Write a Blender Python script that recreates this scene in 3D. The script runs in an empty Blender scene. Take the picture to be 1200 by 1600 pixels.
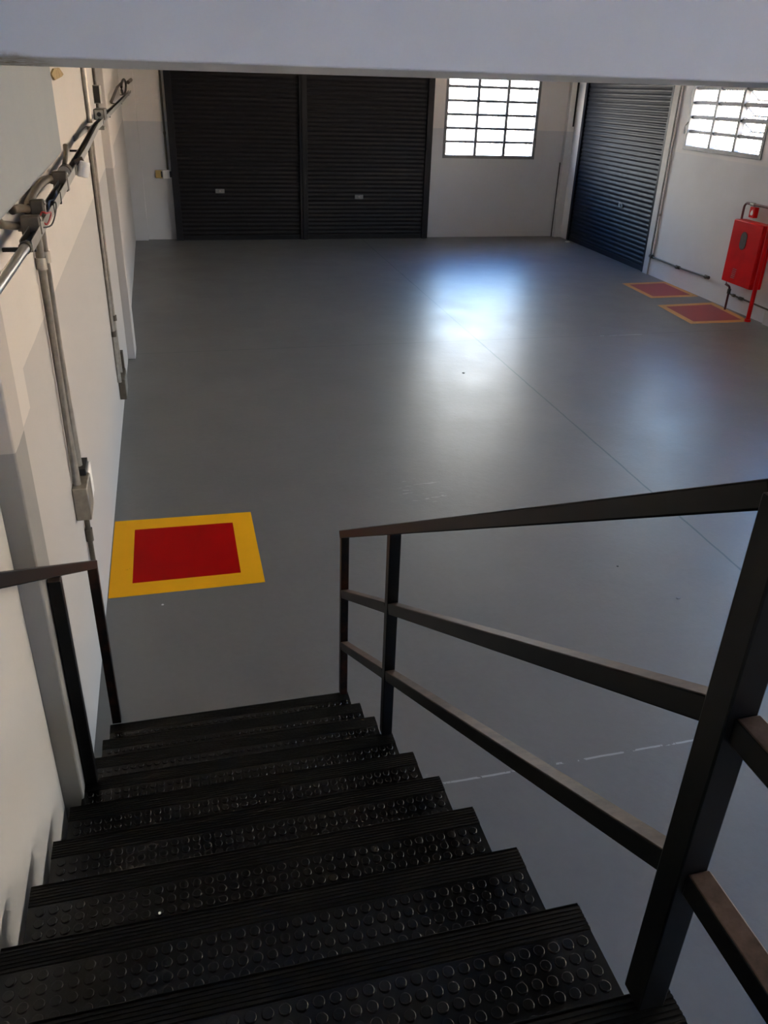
import bpy, bmesh, math, random
from mathutils import Vector, Matrix
random.seed(7)
SC = bpy.context.scene
COL = SC.collection
PI = math.pi

# ------------------------------------------------------------------ materials
def nodes(name):
    m = bpy.data.materials.new(name)
    m.use_nodes = True
    nt = m.node_tree
    b = nt.nodes['Principled BSDF']
    return m, nt, b

def N(nt, typ, **kw):
    n = nt.nodes.new(typ)
    for k, v in kw.items():
        if k.startswith('i_'):
            n.inputs[int(k[2:])].default_value = v
        else:
            setattr(n, k, v)
    return n

def math_node(nt, op, a, b=None, c=None):
    n = nt.nodes.new('ShaderNodeMath'); n.operation = op
    for i, v in enumerate((a, b, c)):
        if v is None: continue
        if isinstance(v, (int, float)): n.inputs[i].default_value = v
        else: nt.links.new(v, n.inputs[i])
    return n.outputs[0]

def mixc(nt, fac, a, b):
    n = nt.nodes.new('ShaderNodeMix'); n.data_type = 'RGBA'
    if isinstance(fac, (int, float)): n.inputs[0].default_value = fac
    else: nt.links.new(fac, n.inputs[0])
    for i, v in ((6, a), (7, b)):
        if isinstance(v, tuple): n.inputs[i].default_value = (*v, 1) if len(v) == 3 else v
        else: nt.links.new(v, n.inputs[i])
    return n.outputs[2]

def pos(nt):
    g = nt.nodes.new('ShaderNodeNewGeometry')
    s = nt.nodes.new('ShaderNodeSeparateXYZ')
    nt.links.new(g.outputs['Position'], s.inputs[0])
    return g.outputs['Position'], s.outputs[0], s.outputs[1], s.outputs[2]

def noise(nt, vec, scale, detail=4, rough=.6):
    n = nt.nodes.new('ShaderNodeTexNoise')
    n.inputs['Scale'].default_value = scale
    n.inputs['Detail'].default_value = detail
    n.inputs['Roughness'].default_value = rough
    if vec is not None: nt.links.new(vec, n.inputs['Vector'])
    return n.outputs[0]

def ramp(nt, fac, p0, p1):
    r = nt.nodes.new('ShaderNodeMapRange')
    r.inputs[1].default_value = p0; r.inputs[2].default_value = p1
    nt.links.new(fac, r.inputs[0])
    return r.outputs[0]

def bump(nt, b, height, strength=.2, dist=.01):
    n = nt.nodes.new('ShaderNodeBump')
    n.inputs['Strength'].default_value = strength
    n.inputs['Distance'].default_value = dist
    nt.links.new(height, n.inputs['Height'])
    nt.links.new(n.outputs[0], b.inputs['Normal'])

def simple(name, col, rough=.5, metal=0., spec=.5, var=.12, scale=14., bumps=0.):
    """A painted / metal / plastic surface with slight procedural mottling."""
    m, nt, b = nodes(name)
    p, x, y, z = pos(nt)
    n = noise(nt, p, scale)
    f = ramp(nt, n, .3, .7)
    a = tuple(c * (1 - var) for c in col); d = tuple(min(1, c * (1 + var)) for c in col)
    nt.links.new(mixc(nt, f, a, d), b.inputs['Base Color'])
    b.inputs['Roughness'].default_value = rough
    b.inputs['Metallic'].default_value = metal
    b.inputs['Specular IOR Level'].default_value = spec
    if bumps: bump(nt, b, noise(nt, p, scale * 6), bumps, .003)
    return m

UPPER, LOWER = (.62, .575, .53), (.475, .45, .43)
def wall_paint(name, mode, upper=UPPER, lower=LOWER):
    """Two-tone painted plaster: the lower coat stops at a line about 2.2 m up."""
    m, nt, b = nodes(name)
    p, x, y, z = pos(nt)
    wob = math_node(nt, 'MULTIPLY', math_node(nt, 'SUBTRACT', noise(nt, p, 9), .5), .012)
    zz = math_node(nt, 'ADD', z, wob)
    if mode == 'left':
        line = math_node(nt, 'MULTIPLY_ADD', y, .0195, 1.95)
        near = math_node(nt, 'LESS_THAN', y, .085)
        line = math_node(nt, 'SUBTRACT', line, math_node(nt, 'MULTIPLY', near, .155))
    elif mode == 'right':
        line = math_node(nt, 'MULTIPLY_ADD', y, .008, 2.02)
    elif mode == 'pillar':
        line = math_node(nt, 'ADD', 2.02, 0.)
    elif mode == 'plain':
        line = math_node(nt, 'ADD', 99., 0.)
    else:
        line = math_node(nt, 'ADD', 2.2, 0.)
    up = math_node(nt, 'GREATER_THAN', zz, line)
    c = mixc(nt, up, lower, upper)
    n = ramp(nt, noise(nt, p, 2.2, 6), .35, .75)
    c = mixc(nt, math_node(nt, 'MULTIPLY', n, .16), c, (.46, .42, .37))
    if name == 'white_beam_paint':
        dx_ = math_node(nt, 'ADD', math_node(nt, 'POWER', math_node(nt, 'MULTIPLY_ADD', x, 1.0, 1.02), 2.0), math_node(nt, 'POWER', math_node(nt, 'MULTIPLY', math_node(nt, 'SUBTRACT', z, 2.953), 5.5), 2.0))
        st = math_node(nt, 'MULTIPLY', ramp(nt, dx_, .018, .002), ramp(nt, noise(nt, p, 30, 5, .7), .35, .65))
        c = mixc(nt, st, c, (.20, .15, .08))
    nt.links.new(c, b.inputs['Base Color'])
    b.inputs['Roughness'].default_value = .75
    b.inputs['Specular IOR Level'].default_value = .25
    bump(nt, b, noise(nt, p, 26, 5), .12, .006)
    return m

def floor_paint():
    m, nt, b = nodes('grey_floor_paint')
    p, x, y, z = pos(nt)
    big = ramp(nt, noise(nt, p, .7, 5), .3, .7)
    fine = ramp(nt, noise(nt, p, 22, 6, .7), .35, .65)
    c = mixc(nt, big, (.130, .123, .114), (.152, .144, .134))
    c = mixc(nt, math_node(nt, 'MULTIPLY', fine, .18), c, (.19, .19, .185))
    # trowelled bays either side of the long joint take the paint a little differently
    xj = math_node(nt, 'MULTIPLY_ADD', y, .0272, 3.015)
    dx = math_node(nt, 'SUBTRACT', x, xj)
    wob = math_node(nt, 'MULTIPLY', math_node(nt, 'SUBTRACT', noise(nt, p, 3.5), .5), .02)
    def line(d, w):
        return math_node(nt, 'LESS_THAN', math_node(nt, 'ABSOLUTE', math_node(nt, 'ADD', d, wob)), w)
    j1 = line(dx, .009)
    j2 = line(math_node(nt, 'SUBTRACT', y, 6.78), .006)
    j3 = line(math_node(nt, 'SUBTRACT', y, -.463), .006)
    dark = math_node(nt, 'MAXIMUM', j1, j2)
    c = mixc(nt, math_node(nt, 'MULTIPLY', dark, .85), c, (.03, .05, .05))
    chip = math_node(nt, 'GREATER_THAN', noise(nt, p, 14, 3), .42)
    c = mixc(nt, math_node(nt, 'MULTIPLY', math_node(nt, 'MULTIPLY', j3, chip), .75), c, (.42, .42, .40))
    spots = math_node(nt, 'GREATER_THAN', noise(nt, p, 5.5, 2, .4), .80)
    c = mixc(nt, math_node(nt, 'MULTIPLY', spots, .5), c, (.07, .07, .07))
    # a scraped white line by the squares and a pale scuff in mid floor
    xr_ = math_node(nt, 'MULTIPLY', math_node(nt, 'GREATER_THAN', x, 4.98), math_node(nt, 'LESS_THAN', x, 5.62))
    j4 = math_node(nt, 'MULTIPLY', line(math_node(nt, 'SUBTRACT', y, 6.757), .007), xr_)
    c = mixc(nt, math_node(nt, 'MULTIPLY', math_node(nt, 'MULTIPLY', j4, chip), .8), c, (.55, .55, .55))
    dd = math_node(nt, 'ADD', math_node(nt, 'POWER', math_node(nt, 'SUBTRACT', x, 1.19), 2.0), math_node(nt, 'POWER', math_node(nt, 'SUBTRACT', y, 2.6), 2.0))
    mp = nt.nodes.new('ShaderNodeMapping'); mp.inputs['Rotation'].default_value = (0, 0, -.7); mp.inputs['Scale'].default_value = (1, 5, 1)
    nt.links.new(p, mp.inputs[0])
    sc = math_node(nt, 'MULTIPLY', math_node(nt, 'LESS_THAN', dd, .05), math_node(nt, 'GREATER_THAN', noise(nt, mp.outputs[0], 6, 4, .6), .60))
    c = mixc(nt, math_node(nt, 'MULTIPLY', sc, .5), c, (.34, .33, .31))
    nt.links.new(c, b.inputs['Base Color'])
    rr = math_node(nt, 'MULTIPLY_ADD', ramp(nt, noise(nt, p, 1.6, 5), .3, .7), .07, FLOOR_ROUGH)
    nt.links.new(rr, b.inputs['Roughness'])
    b.inputs['Specular IOR Level'].default_value = FLOOR_SPEC
    h = math_node(nt, 'MULTIPLY_ADD', noise(nt, p, 3.0, 5, .6), .8, math_node(nt, 'MULTIPLY', noise(nt, p, 45, 3), .12))
    h = math_node(nt, 'SUBTRACT', h, math_node(nt, 'MULTIPLY', j1, .3))
    bump(nt, b, h, .22, .02)
    return m
FLOOR_ROUGH, FLOOR_SPEC = .345, .6

def rubber(name='black_rubber', rough=.42, spec=.22):
    m, nt, b = nodes(name)
    p, x, y, z = pos(nt)
    d = ramp(nt, noise(nt, p, 7, 6, .7), .5, .8)
    c = mixc(nt, math_node(nt, 'MULTIPLY', d, .5), (.0022, .002, .002), (.010, .0085, .007))
    nt.links.new(c, b.inputs['Base Color'])
    b.inputs['Roughness'].default_value = rough
    b.inputs['Specular IOR Level'].default_value = spec
    return m

def dusty_steel():
    """Black painted tube with dust lying on its upward faces."""
    m, nt, b = nodes('black_painted_steel')
    p, x, y, z = pos(nt)
    g = nt.nodes.new('ShaderNodeNewGeometry')
    s = nt.nodes.new('ShaderNodeSeparateXYZ'); nt.links.new(g.outputs['True Normal'], s.inputs[0])
    up = ramp(nt, s.outputs[2], .6, .9)
    n = ramp(nt, noise(nt, p, 18, 5, .7), .1, .7)
    f = math_node(nt, 'MULTIPLY', math_node(nt, 'MULTIPLY', up, n), .85)
    c = mixc(nt, f, (.003, .003, .0034), (.17, .115, .088))
    nt.links.new(c, b.inputs['Base Color'])
    rust = math_node(nt, 'MULTIPLY', ramp(nt, y, -.75, .0), ramp(nt, noise(nt, p, 9, 4, .6), .45, .7))
    c = mixc(nt, math_node(nt, 'MULTIPLY', rust, .8), c, (.045, .014, .006))
    nt.links.new(c, b.inputs['Base Color'])
    b.inputs['Roughness'].default_value = .42
    b.inputs['Specular IOR Level'].default_value = .16
    return m

def marking(name, col, wear, SPEC=.05):
    m, nt, b = nodes(name)
    p, x, y, z = pos(nt)
    n = ramp(nt, noise(nt, p, 4, 6, .7), .45, .8)
    c = mixc(nt, math_node(nt, 'MULTIPLY', n, .15), col, tuple(k * .72 for k in col))
    sc = math_node(nt, 'GREATER_THAN', noise(nt, p, 11, 5, .75), .69)
    c = mixc(nt, math_node(nt, 'MULTIPLY', sc, wear), c, (.16, .08, .03))
    nt.links.new(c, b.inputs['Base Color'])
    b.inputs['Roughness'].default_value = .45
    b.inputs['Specular IOR Level'].default_value = SPEC
    return m

def pane_glass():
    m = bpy.data.materials.new('clear_window_glass'); m.use_nodes = True
    nt = m.node_tree; nt.nodes.clear()
    o = nt.nodes.new('ShaderNodeOutputMaterial')
    t = nt.nodes.new('ShaderNodeBsdfTransparent'); t.inputs[0].default_value = (.93, .95, .95, 1)
    g = nt.nodes.new('ShaderNodeBsdfGlossy'); g.inputs['Roughness'].default_value = .03
    mx = nt.nodes.new('ShaderNodeMixShader'); mx.inputs[0].default_value = .05
    nt.links.new(t.outputs[0], mx.inputs[1])
    nt.links.new(g.outputs[0], mx.inputs[2]); nt.links.new(mx.outputs[0], o.inputs[0])
    return m

M = dict(
    wall=wall_paint('two_tone_wall_paint', 'back', (.72, .675, .63), (.56, .555, .56)), wleft=wall_paint('two_tone_wall_paint_left', 'left'),
    wright=wall_paint('two_tone_wall_paint_right', 'right', (.73, .72, .72), (.67, .675, .70)),
    plain=wall_paint('old_white_plaster', 'plain', UPPER, (.58, .56, .53)),
    pillar=wall_paint('shade_darkened_pillar_paint', 'pillar', (.46, .43, .40), (.27, .265, .255)),  # two-tone coat, both tones darkened to hold the shade on its face
    beam=wall_paint('white_beam_paint', 'plain', UPPER, (.66, .70, .78)),
    bulk=wall_paint('shade_darkened_plaster', 'plain', UPPER, (.275, .30, .315)),  # plaster greyed so the bulkhead reads as shaded
    floor=floor_paint(), rubber=rubber(), studrub=rubber('black_stud_rubber', .22, .40), steel=dusty_steel(),
    shutter=simple('dark_shutter_paint', (.011, .009, .009), .5, 0, .25, .15, 6),
    shutter_b=simple('graphite_shutter_paint', (.0135, .0155, .022), .5, 0, .085, .12, 6),
    frame=simple('grey_window_steel', (.20, .195, .19), .5, 0, .4),
    galv=simple('galvanised_steel', (.36, .325, .275), .42, .75, .5, .18, 20),
    chrome=simple('bright_tube_steel', (.85, .82, .78), .28, 1., .5, .05),
    dull=simple('dull_cast_alloy', (.10, .083, .062), .5, .1, .35, .2, 25),
    tray=simple('tray_steel', (.26, .24, .21), .45, .5, .5, .15, 12),
    dark=simple('dark_recess', (.02, .018, .016), .6),
    white=simple('white_plastic', (.80, .78, .75), .6, 0, .2, .04),
    yellowed=simple('yellowed_plastic', (.42, .30, .10), .45),
    red=simple('red_enamel', (.60, .003, .005), .40, 0, .16, .10, 5),
    darkred=simple('dark_red_pipe_paint', (.12, .012, .012), .4),
    grille=simple('louvre_slot', (.35, .25, .24), .5),
    viewglass=simple('grey_view_glass', (.17, .17, .165), .12, 0, .6),
    yel=marking('yellow_floor_paint', (.90, .42, .010), .75),
    redp=marking('red_floor_paint', (.40, .0004, .0006), .10),
    yel2=marking('glare_pale_yellow_paint', (.62, .30, .07), .4, .4),  # paler square colours, floor reflection and haze mixed into the paint
    red2=marking('glare_pale_red_paint', (.34, .035, .035), .10, .4),
    glass=pane_glass(),
    wire_r=simple('red_wire', (.45, .03, .03), .4), wire_b=simple('blue_wire', (.03, .08, .25), .4),
    wire_k=simple('black_wire', (.015, .015, .015), .45),
    paper=simple('white_paper', (.8, .8, .78), .7, 0, .3, .03),
    wood=simple('raw_plaster_patch', (.36, .26, .13), .85, 0, .2, .35, 40, .4),
    cream=simple('cream_bounce_surface', (.64, .56, .46), .9, 0, .2, .08, 1),
    rear=simple('blue_grey_shade_surface', (.42, .46, .52), .9, 0, .2, .08, 1),
    ground=simple('pale_concrete_yard', (.52, .48, .42), .9, 0, .2, .1, 1),
)

# ------------------------------------------------------------------ mesh helpers
def link(name, bm, mat, parent=None, smooth=False, bevel=0., segs=2):
    me = bpy.data.meshes.new(name)
    bmesh.ops.recalc_face_normals(bm, faces=bm.faces)
    bm.to_mesh(me); bm.free()
    me.materials.append(M[mat] if isinstance(mat, str) else mat)
    if not name == 'stud_mat':
        me.polygons.foreach_set('use_smooth', [True] * len(me.polygons))
        me.set_sharp_from_angle(angle=math.radians(34))
    o = bpy.data.objects.new(name, me)
    COL.objects.link(o)
    if parent: o.parent = parent
    if bevel:
        md = o.modifiers.new('edge', 'BEVEL'); md.width = bevel; md.segments = segs; md.limit_method = 'ANGLE'
        md.angle_limit = math.radians(40)
    return o

def box(bm, x0, x1, y0, y1, z0, z1):
    v = [bm.verts.new(c) for c in ((x0,y0,z0),(x1,y0,z0),(x1,y1,z0),(x0,y1,z0),(x0,y0,z1),(x1,y0,z1),(x1,y1,z1),(x0,y1,z1))]
    for f in ((0,3,2,1),(4,5,6,7),(0,1,5,4),(1,2,6,5),(2,3,7,6),(3,0,4,7)):
        bm.faces.new([v[i] for i in f])
    return v

def hexa(bm, pts):
    v = [bm.verts.new(c) for c in pts]
    for f in ((0,3,2,1),(4,5,6,7),(0,1,5,4),(1,2,6,5),(2,3,7,6),(3,0,4,7)):
        bm.faces.new([v[i] for i in f])

def Box(*a):
    bm = bmesh.new(); box(bm, *a); return bm

def sweep(bm, path, prof, closed_prof=True, up=Vector((0, 0, 1)), caps=True):
    """Sweep a 2-D profile (u sideways, v along up) along a polyline with mitred joints."""
    path = [Vector(p) for p in path]
    rings = []
    for i, p in enumerate(path):
        d0 = (path[i] - path[i-1]).normalized() if i else None
        d1 = (path[i+1] - path[i]).normalized() if i < len(path) - 1 else None
        d = d1 if d0 is None else d0 if d1 is None else (d0 + d1).normalized()
        k = 1.0
        if d0 is not None and d1 is not None:
            k = 1 / max(.35, d.dot(d1))
        u_ = up if abs(d.dot(up)) < .98 else Vector((0, 1, 0))
        s = d.cross(u_).normalized(); t = s.cross(d).normalized()
        bend = None
        if d0 is not None and d1 is not None and (d1 - d0).length > 1e-5:
            bend = (d1 - d0).normalized()
        ring = []
        for a, b in prof:
            off = s * a + t * b
            if bend is not None:
                off = off + bend * (off.dot(bend)) * (k - 1)
            ring.append(bm.verts.new(p + off))
        rings.append(ring)
    n = len(prof)
    for r0, r1 in zip(rings, rings[1:]):
        for i in range(n if closed_prof else n - 1):
            j = (i + 1) % n
            bm.faces.new((r0[i], r0[j], r1[j], r1[i]))
    if caps and closed_prof:
        bm.faces.new(rings[0][::-1]); bm.faces.new(rings[-1])

def circ(r, n=14):
    return [(r * math.cos(2*PI*i/n), r * math.sin(2*PI*i/n)) for i in range(n)]

def tube(bm, path, r, n=14):
    sweep(bm, path, circ(r, n))

def arc(c, a, b, r, a0, a1, n=8):
    """points on an arc about c in the plane of unit vectors a,b"""
    c, a, b = Vector(c), Vector(a), Vector(b)
    return [c + a * r * math.cos(a0 + (a1-a0)*i/n) + b * r * math.sin(a0 + (a1-a0)*i/n) for i in range(n + 1)]

def rect(w, h):
    return [(-w/2, -h/2), (w/2, -h/2), (w/2, h/2), (-w/2, h/2)]

def bar(bm, a, b, w, h, up=Vector((0, 0, 1))):
    sweep(bm, [a, b], rect(w, h), up=up)

def cyl(bm, c, axis, r, l, n=16):
    c, axis = Vector(c), Vector(axis).normalized()
    sweep(bm, [c - axis*l/2, c + axis*l/2], circ(r, n))

def empty(name, loc=(0, 0, 0)):
    o = bpy.data.objects.new(name, None); o.empty_display_size = .1
    o.location = loc; COL.objects.link(o)
    return o

def tag(o, label, cat, group=None, kind=None):
    o['label'] = label; o['category'] = cat
    if group: o['group'] = group
    if kind: o['kind'] = kind
    return o

def thing(name, label, cat, loc=(0, 0, 0), group=None, kind=None):
    return tag(empty(name, loc), label, cat, group, kind)

def part(name, bm, mat, parent, label=None, **kw):
    """Parts are modelled in world coordinates; shift them under their parent's base."""
    off = Vector((0, 0, 0)); q = parent
    while q is not None:
        off += q.location; q = q.parent
    bmesh.ops.translate(bm, verts=bm.verts, vec=-off)
    o = link(name, bm, mat, parent, **kw)
    if label: o['label'] = label
    return o

# ------------------------------------------------------------------ the room
XL, YB, YF, ZC = -1.246, 14.83, -6.4, 3.72
def xr(y): return 8.123 + .0406 * (y - 14.725)      # the right wall runs a little out of square
RW = math.atan(.0406)                                 # its angle
def R3(s, off, z):
    """Point on the right wall: y position s, distance off in front of it, height z."""
    n = Vector((-1, .0406, 0)).normalized()
    return Vector((xr(s), s, z)) + n * off

bm = Box(-1.6, 8.6, YF - .3, YB + .25, -.15, 0)
tag(link('floor', bm, 'floor'), 'grey painted concrete floor of the hall', 'floor', kind='structure')
bm = Box(-1.6, 8.6, YF - .3, YB + .3, ZC, ZC + .15)
tag(link('ceiling', bm, 'plain'), 'white ceiling above the hall', 'ceiling', kind='structure')

# left wall: plain run, thicker from the far pillar on
bm = bmesh.new()
box(bm, XL - .25, XL, YF, 6.9, 0, ZC)
hexa(bm, [(XL-.25, 6.9, 0), (-1.25, 6.9, 0), (-1.30, YB+.25, 0), (XL-.25, YB+.25, 0),
          (XL-.25, 6.9, ZC), (-1.25, 6.9, ZC), (-1.30, YB+.25, ZC), (XL-.25, YB+.25, ZC)])
tag(link('wall_left', bm, 'wleft'), 'long left wall, cream above and greyer paint below', 'wall', kind='structure')
tag(link('trim_1', Box(XL - .02, -1.160, 6.58, 7.0, 0, ZC), 'wleft', bevel=.008), 'shallow wall pillar halfway along the left wall', 'pillar', kind='structure')
tag(link('trim_2', Box(-1.31, -1.036, 14.71, YB, 0, ZC), 'wall', bevel=.006), 'shallow pilaster in the far left corner', 'pilaster', kind='structure')
# stair-side wall and pillar
tag(link('trim_3', Box(XL - .02, -1.192, YF, -.90, 0, 2.62), 'plain', bevel=.004), 'pale wall lining beside the upper steps', 'wall', kind='structure')
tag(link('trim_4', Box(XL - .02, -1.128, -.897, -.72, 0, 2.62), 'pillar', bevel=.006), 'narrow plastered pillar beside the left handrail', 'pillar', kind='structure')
# bulkhead along the top of the left wall
bm = bmesh.new()
pl_ = [(XL - .02, -2.6, 2.53), (-1.10, -2.6, 2.545), (-1.10, .80, 2.613), (-1.152, 1.59, 2.588), (XL - .02, 1.64, 2.585)]
a = [bm.verts.new(p) for p in pl_]; b = [bm.verts.new((x, y, ZC)) for x, y, z in pl_]
bm.faces.new(a); bm.faces.new(b[::-1])
for k in range(5): bm.faces.new((a[k], a[(k+1) % 5], b[(k+1) % 5], b[k]))
tag(link('trim_5', bm, 'bulk', bevel=.012), 'plaster bulkhead projecting high on the left wall, greyed for shade', 'bulkhead', kind='structure')
# beam over the foot of the stairs
bm = bmesh.new()
hexa(bm, [(-1.3, -1.0, 2.9615), (8.2, -1.0, 3.012), (8.2, -.60, 3.024), (-1.3, -.60, 2.947),
          (-1.3, -1.0, ZC), (8.2, -1.0, ZC), (8.2, -.60, ZC), (-1.3, -.60, ZC)])
tag(link('ceiling_beam', bm, 'beam', bevel=.004), 'wide white concrete beam across the top of the picture', 'beam', kind='structure')

# back wall with openings
W1 = (5.189, 7.308, 1.625, 3.32)
DX0, DX1, DZ = -.44, 4.86, 3.38
bm = bmesh.new()
box(bm, -1.5, DX0, YB, YB + .2, 0, ZC)
box(bm, DX0, DX1, YB, YB + .2, DZ, ZC)
box(bm, DX1, W1[0], YB, YB + .2, 0, ZC)
box(bm, W1[0], W1[1], YB, YB + .2, 0, W1[2])
box(bm, W1[0], W1[1], YB, YB + .2, W1[3], ZC)
box(bm, W1[1], 8.5, YB, YB + .2, 0, ZC)
tag(link('wall_back', bm, 'wall'), 'far end wall with dark shutters and a window', 'wall', kind='structure')
bm = bmesh.new(); box(bm, 7.95, 8.3, 14.70, YB, 0, ZC)
tag(link('trim_6', bm, 'wall', bevel=.008), 'pilaster in the far right corner beside the shutter', 'pilaster', kind='structure')
tag(link('trim_7', Box(7.935, 7.957, YB-.02, YB-.001, 0, 1.57), 'dark'), 'thin dark upright crack beside the far right pilaster', 'crack', kind='structure')
tag(link('trim_8', Box(8.07, 8.105, 14.684, 14.699, 2.3, 3.5), 'dark'), 'dark upright slot on the far right pilaster', 'slot', kind='structure')

# right wall (built along y, then each corner is placed on the slanting line)
def rbox(bm, s0, s1, o0, o1, z0, z1):
    a, b, c, d = R3(s0, o0, 0), R3(s1, o0, 0), R3(s1, o1, 0), R3(s0, o1, 0)
    q = [(p.x, p.y) for p in (a, b, c, d)]
    hexa(bm, [(x, y, z0) for x, y in q] + [(x, y, z1) for x, y in q])
D3 = (10.74, 14.36, 3.34)
RWIN = [(8.0, 10.17, 2.16, 3.36), (2.6, 6.2, 2.16, 3.36), (-1.6, 2.0, 2.16, 3.36), (-4.6, -2.8, 1.9, 3.36)]
bm = bmesh.new()
cuts = sorted([(a, b, z0, z1) for a, b, z0, z1 in RWIN] + [(D3[0], D3[1], 0, D3[2])])
s = YF - .2
for a, b, z0, z1 in cuts:
    rbox(bm, s, a, -.2, 0, 0, ZC)
    if z0 > 0: rbox(bm, a, b, -.2, 0, 0, z0)
    rbox(bm, a, b, -.2, 0, z1, ZC)
    s = b
rbox(bm, s, YB + .25, -.2, 0, 0, ZC)
tag(link('wall_right', bm, 'wright'), 'right side wall with shutter, window and hose cabinet', 'wall', kind='structure')
# wall behind the photographer
W6 = (-.9, 3.3, 2.55, 3.5)
bm = bmesh.new()
box(bm, -1.5, W6[0], YF - .2, YF, 0, ZC); box(bm, W6[1], 8.5, YF - .2, YF, 0, ZC)
box(bm, W6[0], W6[1], YF - .2, YF, 0, W6[2]); box(bm, W6[0], W6[1], YF - .2, YF, W6[3], ZC)
tag(link('wall_front', bm, 'plain'), 'wall behind the stair landing', 'wall', kind='structure')
# white jamb right of the side shutter
bm = bmesh.new(); rbox(bm, 10.565, 10.735, 0, .03, 0, 3.3)
tag(link('trim_9', bm, 'plain', bevel=.004), 'white painted jamb along the right edge of the side shutter', 'jamb', kind='structure')
bm = bmesh.new(); rbox(bm, 6.3, 7.02, 0, .05, 0, .2)
tag(link('trim_10', bm, 'plain', bevel=.006), 'low plaster plinth right of the hose cabinet', 'plinth', kind='structure')

# yard outside the windows
bm = Box(-60, 70, -60, 90, -.5, -.25)
tag(link('yard_ground', bm, 'ground'), 'sunlit concrete yard outside the windows', 'ground', kind='structure')

# unseen walls added for the daylight: cream one warms it, rear one shades
bm = Box(18, 20, -16, 24, -.5, 4.4)
tag(link('wall_warm_bounce', bm, 'cream'), 'unseen cream wall added to warm the right-hand daylight', 'wall', kind='structure')
bm = Box(-14, 15, -14, -12, -.5, 6.0)
tag(link('wall_rear_shade', bm, 'rear'), 'unseen wall added to dim and cool the rear daylight', 'wall', kind='structure')

# ------------------------------------------------------------------ roller shutters
def slats(bm, P, w0, w1, z0, z1, pitch=.083, depth=.016):
    """Corrugated curtain; P(w, d, z) gives the world point."""
    prof = []
    z = z0
    while z < z1 - 1e-6:
        for k in range(7):
            t = k / 7
            prof.append((depth * math.sin(PI * min(1, t / .86)) if t < .86 else 0, min(z1, z + pitch * t)))
        z += pitch
    prof.append((0, z1))
    a = [bm.verts.new(P(w0, d, z)) for d, z in prof]
    b = [bm.verts.new(P(w1, d, z)) for d, z in prof]
    for i in range(len(prof) - 1):
        bm.faces.new((a[i], b[i], b[i+1], a[i+1]))

def shutter_door(name, label, P, w0, w1, z1, mat, guide_l, guide_r, lock, GBACK=-.03):
    """guide widths may be 0 where the neighbour carries the guide"""
    base = P((w0 + w1) / 2, 0, 0)
    t = thing(name, label, 'roller shutter', base, kind='structure')
    bm = bmesh.new(); slats(bm, P, w0, w1, .09, z1)
    part('curtain', bm, mat, t, smooth=True)
    def pb(bm, a, b, d0, d1, z0, z1):
        q = [P(a, d0, 0), P(b, d0, 0), P(b, d1, 0), P(a, d1, 0)]
        hexa(bm, [(v.x, v.y, z0) for v in q] + [(v.x, v.y, z1) for v in q])
    bm = bmesh.new(); pb(bm, w0 - .02, w1 + .02, -.02, .028, 0, .095)
    part('bottom_bar', bm, mat, t, bevel=.004)
    for a, b in ((w0 - guide_l, w0 + .01), (w1 - .01, w1 + guide_r)):
        if b - a > .03:
            bm = bmesh.new(); pb(bm, a, b, GBACK, .055, 0, z1)
            part('guide_rail', bm, mat, t, bevel=.004)
    for lw, lz in lock:
        bm = bmesh.new(); pb(bm, lw - .09, lw + .09, .012, .022, lz - .04, lz + .04)
        lp = part('lock_plate', bm, 'frame', t, bevel=.003)
        bm = bmesh.new(); c = P(lw, .03, lz); e = P(lw, .0, lz); cyl(bm, c, c - e, .014, .03)
        part('lock_barrel', bm, 'galv', lp, smooth=False)
    return t
PB = lambda w, d, z: Vector((w, 14.74 - d, z))
shutter_door('door_1', 'left leaf of the wide dark roller shutter on the far wall', PB, -.36, 2.10, 3.40, 'shutter', .12, 0, [(.45, .95)], -.088)
shutter_door('door_2', 'right leaf of the wide dark roller shutter on the far wall', PB, 2.24, 4.78, 3.40, 'shutter', 0, .12, [(3.35, .85)], -.088)
t = thing('trim_11', 'dark upright post between the two far shutter leaves', 'shutter post', (2.17, 14.72, 0), kind='structure')
part('post_core', Box(2.09, 2.25, 14.67, 14.78, 0, 3.4), 'shutter', t, bevel=.004)
part('post_cover', Box(2.145, 2.195, 14.645, 14.671, 0, 3.4), 'shutter', t, bevel=.003)
PR = lambda w, d, z: R3(w, d - .045, z)
shutter_door('door_3', 'blue-grey roller shutter on the right side wall', PR, 10.83, 14.27, 3.32, 'shutter_b', .09, .09, [(12.1, 1.02)])

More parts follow.
